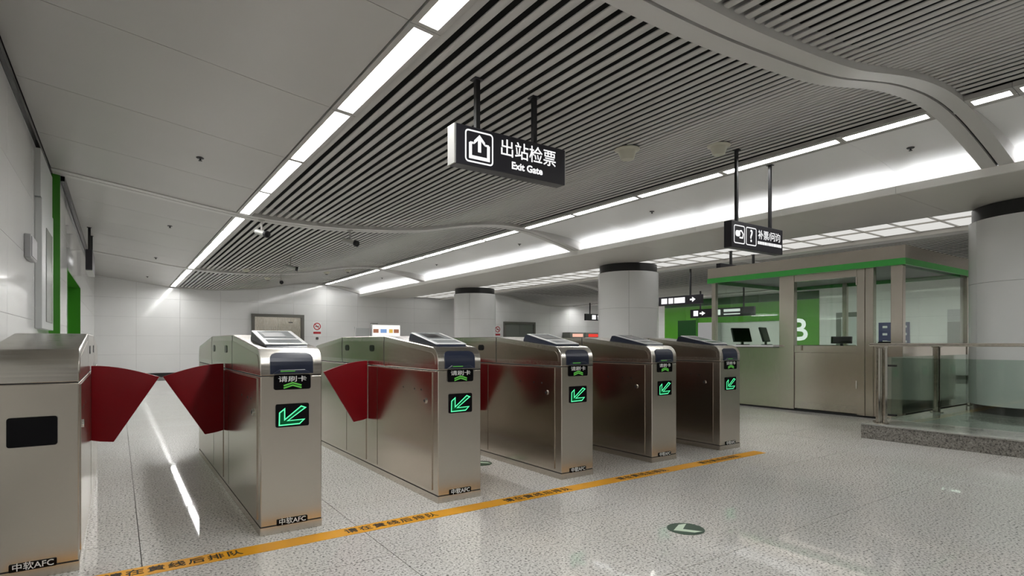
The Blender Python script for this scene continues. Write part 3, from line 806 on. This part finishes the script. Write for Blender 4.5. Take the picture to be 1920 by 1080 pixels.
# ================================================================== BACK WALL FITTINGS
yb = YB - .0202
def lift_door(name, x0, x1, zt, leaf, label):
    r = struct(empty(name, (x0, yb, 0)), label)
    L = x1 - x0
    f = MB(); f.box(0, .10, -.10, -.0005, 0, zt); f.box(L - .10, L, -.10, -.0005, 0, zt); f.box(.10, L - .10, -.10, -.0005, zt - .10, zt); f.build('door_frame', 'jamb', r)
    m = L / 2
    for a, b in ((.102, m - .003), (m + .003, L - .102)): bx('door_leaf', leaf, r, a, b, -.030, -.001, .02, zt - .102)
    return r
d1 = lift_door('door_1', 3.85, 5.64, 2.13, 'steeld', 'brushed steel double door in the back wall next to the green-edged gates')
bx('indicator', 'blackm', d1, 1.25, 1.40, -.034, -.0305, 1.83, 1.86)
d2 = lift_door('door_2', 14.55, 16.35, 2.08, 'doorg', 'grey glass double door in the back wall')
def no_sign(x, z, label, extra):
    r = empty('prohibition_sign', (x, yb, z)); tag(r, label, 'sign')
    MB().prism(rrect(-.16, .16, -.28, .26, .02), 'y', -.008, -.0005).build('plate', 'paint', r)
    ring = [(.12 * math.cos(2 * math.pi * i / 28), .10 + .12 * math.sin(2 * math.pi * i / 28)) for i in range(28)]
    MB().stroke(ring, .035, lambda p: (p.x, -.009, p.y), True).build('ring', 'noent', r)
    MB().stroke([(-.08, .18), (.08, .02)], .03, lambda p: (p.x, -.0095, p.y)).build('slash', 'noent', r)
    MB().stroke([(-.07, .09), (.07, .11)], .03, lambda p: (p.x, -.0088, p.y)).build('pictogram', 'ink', r)
    bx('caption', 'noent', r, -.14, .14, -.0095, -.0081, -.18, -.10)
no_sign(6.13, 1.62, 'white plate with a red prohibition ring beside the brushed steel door', 1)
no_sign(14.24, 1.62, 'white plate with a red prohibition ring beside the grey glass door', 0)
bt = empty('call_button', (6.13, yb, 1.27)); tag(bt, 'small dark call button below the prohibition plate', 'button')
MB().prism(rrect(-.045, .045, -.045, .045, .02), 'y', -.02, -.0005).build('plate', 'blackm', bt); MB().tube((0, -.02, 0), (0, -.026, 0), .022, 12).build('knob', 'jamb', bt)
ad = empty('advert_case', (8.2, yb, 1.05)); tag(ad, 'lit advertising case with bright coloured pictures on the back wall', 'advert')
bx('case', 'paint', ad, 0, 1.22, -.16, -.001, 0, .80, .005); bx('case_top', 'machine', ad, .0, .25, -.165, -.02, .8005, .83)
pn = bx('lit_panel', 'adw', ad, .03, 1.19, -.165, -.1605, .33, .76)
for a, b, m in ((.06, .28, 'adbr'), (.36, .52, 'adb'), (.50, .62, 'adb'), (.72, .88, 'ady'), (.92, 1.14, 'adbr')): bx('picture', m, pn, a, b, -.168, -.1655, .45, .60)
bx('red_band', 'adr', ad, .4, .9, -.165, -.1605, .2, .29); bx('dark_band', 'machine', ad, .04, 1.18, -.165, -.1605, .295, .32)
pc = empty('grey_cabinet', (7.55, yb, 0)); tag(pc, 'pale grey wall cabinet next to the lit advertising case', 'cabinet')
bx('body', 'wall', pc, 0, .6, -.12, -.001, .02, 1.72, .006); bx('door', 'board', pc, .03, .57, -.128, -.1205, .06, 1.68)
def machine(x, label, hdr):
    r = empty('ticket_machine', (x, yb, 0)); tag(r, label, 'ticket machine', 'ticket machines at the back wall')
    bx('body', 'machine', r, 0, .95, -.55, -.001, 0, 1.62, .01)
    bx('header', hdr, r, .18, .86, -.556, -.5505, 1.40, 1.55); bx('screen', 'black', r, .2, .75, -.556, -.5505, 1.0, 1.33); bx('panel', 'rail', r, .1, .85, -.556, -.5505, .55, .95); bx('tray', 'blackm', r, .3, .65, -.56, -.5505, .3, .45)
machine(18.10, 'grey ticket machine with pale orange lit header at the back wall', 'orange'); machine(19.15, 'grey ticket machine with red lit header at the back wall', 'redlit')

# ================================================================== LEFT WALL FITTINGS
lc = empty('display_case', (-.70, 7.55, 1.25)); tag(lc, 'tall glazed display case on the left wall before the green frame', 'display case')
bx('frame', 'board', lc, .0005, .06, 0, 1.22, 0, 1.35, .004); bx('glass_front', 'doorg', lc, .0605, .066, .38, 1.05, .08, 1.10)
bx('upper_glass', 'board', lc, .0005, .05, -.02, 1.24, 1.36, 1.85)
gbx = empty('wall_box', (-.70, 6.75, 1.88)); tag(gbx, 'small grey box fixed on the left wall beside the display case', 'box')
bx('case', 'grey', gbx, .0005, .05, 0, .42, 0, .22, .006); bx('cover', 'grey', gbx, .0505, .056, .02, .40, .02, .20)

# ================================================================== RIGHT WALL FITTINGS
xr = XR - .0205
gw = empty('green_wall_panel', (xr, 10.4, 0)); tag(gw, 'large green wall cladding on the far side wall with big white letter', 'wall panel')
for j in range(6):
    y0 = j * 1.17
    if j in (1, 2, 3): bx('green_panel', 'greenw', gw, -.03, -.0005, y0, y0 + 1.165, 1.95, 2.70)
    else: bx('green_panel', 'greenw', gw, -.03, -.0005, y0, y0 + 1.165, .13, 2.70)
    bx('green_header', 'greend', gw, -.03, -.0005, y0, y0 + 1.165, 2.703, 3.0)
letters('B', 1.15, 'white', gw, (-.031, .72, 1.55), '-x', .02)
dd = struct(empty('door_3', (xr - .0305, 15.55, 0)), 'dark green doorway in the green far wall')
bx('door_leaf', 'greend', dd, -.02, -.0005, .12, 1.10, 0, 2.1); bx('door_frame', 'green', dd, -.03, -.0005, .02, .118, 0, 2.2)
gp = bx('grey_cabinet', 'grey', None, 20.1, 20.7, 14.4, 15.1, 0, 1.95, .01); tag(gp, 'tall grey cabinet before the green far wall', 'cabinet')
nb = empty('notice_board', (xr, 8.65, .9)); tag(nb, 'pale notice board in a dark frame on the far side wall', 'notice board')
bx('board', 'board', nb, -.03, -.0005, 0, 1.15, 0, 1.22); f = MB(); f.box(-.045, -.031, 0, 1.15, 1.10, 1.26); f.box(-.045, -.031, .98, 1.15, 0, 1.10); f.box(-.045, -.031, 0, .08, 0, 1.10); f.build('frame', 'machine', nb)
nb2 = empty('notice_board', (xr, 7.55, .75)); tag(nb2, 'dark blue notice board with white rows on the far side wall', 'notice board')
bp = bx('board', 'blue', nb2, -.03, -.0005, 0, .9, 0, 1.02)
for r_ in range(4):
    for c_ in range(3): bx('print_block', 'paint', bp, -.032, -.0305, .08 + .28 * c_, .22 + .28 * c_, .12 + .24 * r_, .19 + .24 * r_)
d4 = struct(empty('door_4', (xr, 5.3, 0)), 'dark grey double door in the far side wall')
bx('door_leaf', 'machine', d4, -.03, -.0005, .0, .62, 0, 1.75); bx('door_leaf', 'machine', d4, -.03, -.0005, .63, 1.25, 0, 1.75); bx('transom', 'grey', d4, -.03, -.0005, 0, 1.25, 1.76, 2.12)
